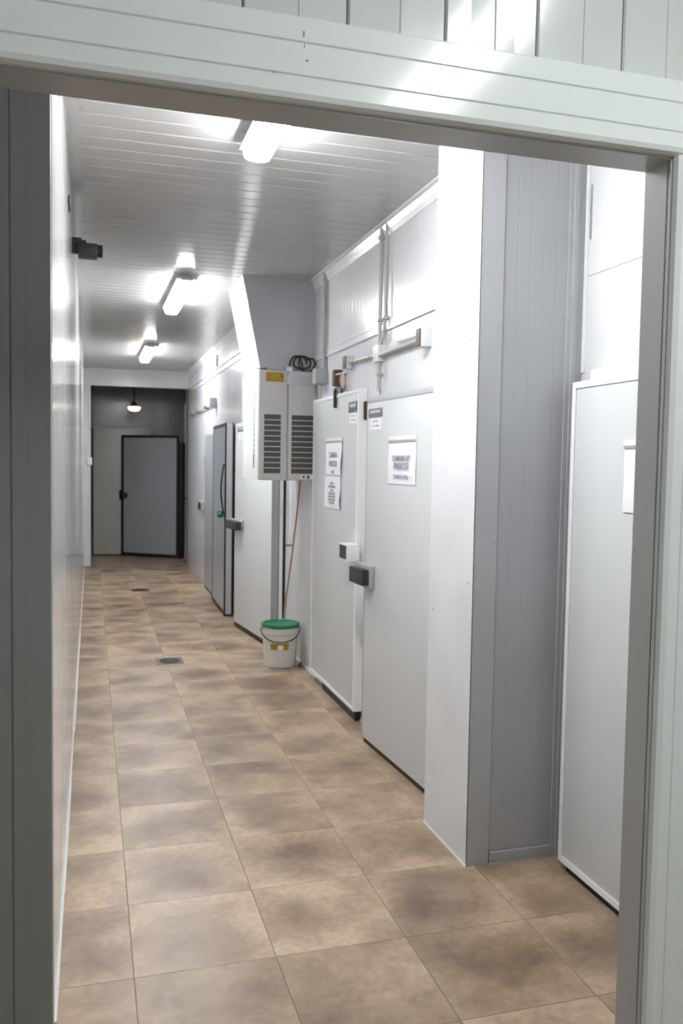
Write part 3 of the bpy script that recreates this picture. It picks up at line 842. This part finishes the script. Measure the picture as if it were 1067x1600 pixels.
conduit('thick level cable pipe between crossing box and the box by the pillar', [(xc-0.004, 4.67, 2.228), (xc-0.004, 4.02, 2.232)], 0.014, [(xc, 4.45, 2.230)])
conduit('level cable pipe between crossing box and left box', [(xc, 4.77, 2.236), (xc, 5.28, 2.252)], 0.010, [(xc, 4.87, 2.239), (xc, 5.20, 2.249)])
conduit('thin level cable above the thick pipe beside the pillar', [(xc+0.01, 4.42, 2.268), (xc+0.01, 4.02, 2.262)], 0.004)
conduit('upright grey cable pipe in the corner beside the duct', [(xc, 5.93, ZC), (xc, 5.93, 2.27)], 0.015, [(xc, 5.93, 2.90), (xc, 5.93, 2.40)])
conduit('slim upright cable along the cooling unit down to the door top', [(xc, 5.98, 2.17), (xc, 5.98, 1.95)], 0.006, [(xc, 5.98, 1.98)])
box_socket('grey box at the top right corner of the cooling unit', 5.96, 2.225, 0.085, 0.11, 0.11, None, body='gplast')
# control valve cluster right of the unit
V = thing('control_valve', 'rusty brown and black valve on the wall above the notice door', 'valve', (XR, 5.50, 2.17))
obj('back_box', MB().box(-0.035, 0, 0.02, 0.11, -0.05, 0.055, 0.003), 'wplast', V)
obj('valve_body', MB().box(-0.075, -0.015, -0.03, 0.022, -0.055, 0.055, 0.006), 'brown', V)
obj('stem', MB().cyl((-0.045, -0.005, -0.135), (-0.045, -0.005, -0.05), 0.012), 'gplast', V)
for q in (0.0, 0.045):
    obj('valve_pipe', MB().cyl((-0.020-q, -0.03, -0.20), (-0.020-q, -0.03, -0.072), 0.011), 'dark', V)
obj('pipe_clamp', MB().box(-0.075, 0, -0.04, -0.02, -0.085, -0.075, 0.002), 'gplast', V)
obj('lever', MB().cyl((-0.06, -0.03, 0.020), (-0.03, -0.16, 0.024), 0.005), 'lplast', V)
G = thing('wall_lamp', 'small oval peach-tinted lamp glass on the wall beside the rusty valve', 'wall lamp', (XR, 5.40, 2.145))
mb = MB().lathe([(0.0, -0.050), (0.011, -0.044), (0.018, -0.022), (0.020, 0.0), (0.018, 0.024), (0.011, 0.044), (0.0, 0.050)], (-0.033, 0, 0), 24)
obj('lamp_glass', mb, 'glass', G)
obj('base', MB().box(-0.014, 0, -0.02, 0.02, -0.04, 0.04, 0.003), 'lplast', G)
obj('guard', MB().tube([(-0.033+0.024*math.cos(a), 0.0, 0.054*math.sin(a)) for a in [i*PI/12 for i in range(25)]], 0.003), 'steel', G)

# far wall: level pipe with lamp boxes and switches
C = thing('cable_conduit', 'level cable pipe high on the far right wall beside the portal', 'cable pipe', (XP-0.03, 10.35, 2.29))
obj('pipe', MB().tube([(0, 0, 0), (0, 1.0, -0.005), (0, 2.6, -0.01)], 0.012), 'gplast', C)
for q in (0.6, 1.5, 2.4):
    obj('clip', MB().box(-0.03, 0.03, q-0.04, q+0.04, -0.025, 0.018, 0.003), 'steel', C)
t = thing('junction_box', 'grey round-cornered box at near end of far level cable pipe', 'junction box', (XP, 10.27, 2.30))
obj('body', MB().box(-0.085, 0, -0.06, 0.06, -0.065, 0.065, 0.02), 'gplast', t)
t = thing('wall_switch', 'dark square switch at hand height on the far right wall', 'switch', (XP, 11.39, 1.015))
obj('plate', MB().box(-0.05, 0, -0.17, 0.17, -0.065, 0.065, 0.004), 'gplast', t)
obj('rocker', MB().box(-0.065, -0.05, -0.10, 0.08, -0.05, 0.045, 0.006), 'dark', t)
t = thing('wall_switch', 'small dark switch above the hand height one on the far right wall', 'switch', (XP, 11.29, 1.61))
obj('plate', MB().box(-0.025, 0, -0.035, 0.035, -0.05, 0.05, 0.004), 'gplast', t)
t = thing('wall_switch', 'small white box on the left upright of the far portal', 'switch', (-0.003, 13.30, 1.585))
obj('plate', MB().box(-0.05, 0.02, -0.035, 0.0, -0.06, 0.05, 0.006), 'wplast', t)

# camera in the left corner
K = thing('security_camera', 'black box-shaped camera fixed high in corner of left wall and ceiling', 'camera', (XL, 5.06, 2.785))
obj('mount', MB().box(0.0, 0.05, -0.02, 0.02, -0.035, 0.050, 0.003), 'black', K)
mb = MB().box(0.030, 0.135, -0.05, 0.07, -0.050, 0.018, 0.006)
obj('body', mb, 'black', K)
obj('lens_hood', MB().cyl((0.125, 0, -0.014), (0.163, 0, -0.014), 0.033, 0.036, 20), 'black', K)
obj('top_plate', MB().box(0.0, 0.075, -0.03, 0.03, 0.018, 0.036, 0.002), 'black', K)
for q, yy in enumerate((4.12, 4.24)):
    tag(obj('wall_clip', MB().box(XL, XL+0.008, yy-0.035, yy+0.035, 2.762, 2.782, 0.002), 'dark'), ('nearer' if q == 0 else 'farther')+' of two tiny dark clips at top of the left wall', 'clip')

# pendant in the far lobby
T = thing('pendant_lamp', 'small warm lit lamp hanging on a dark rod in the far lobby', 'pendant lamp', (0.665, 14.1, ZC))
obj('rod', MB().cyl((0, 0, 0), (0, 0, -0.47), 0.014), 'dark', T)
obj('ceiling_rose', MB().cyl((0, 0, -0.0), (0, 0, -0.03), 0.045), 'dark', T)
obj('holder', MB().cyl((0, 0, -0.43), (0, 0, -0.49), 0.028, 0.05), 'dark', T)
obj('rim', MB().lathe([(0.045, -0.49), (0.115, -0.50), (0.118, -0.512), (0.10, -0.512), (0.045, -0.498)], (0, 0, 0), 32), 'glass', T)
obj('bulb_glass', MB().lathe([(0.098, -0.512), (0.098, -0.545), (0.075, -0.575), (0.03, -0.585), (0.0, -0.586)], (0, 0, 0), 32), 'bulb', T)

bpy.context.view_layer.update()
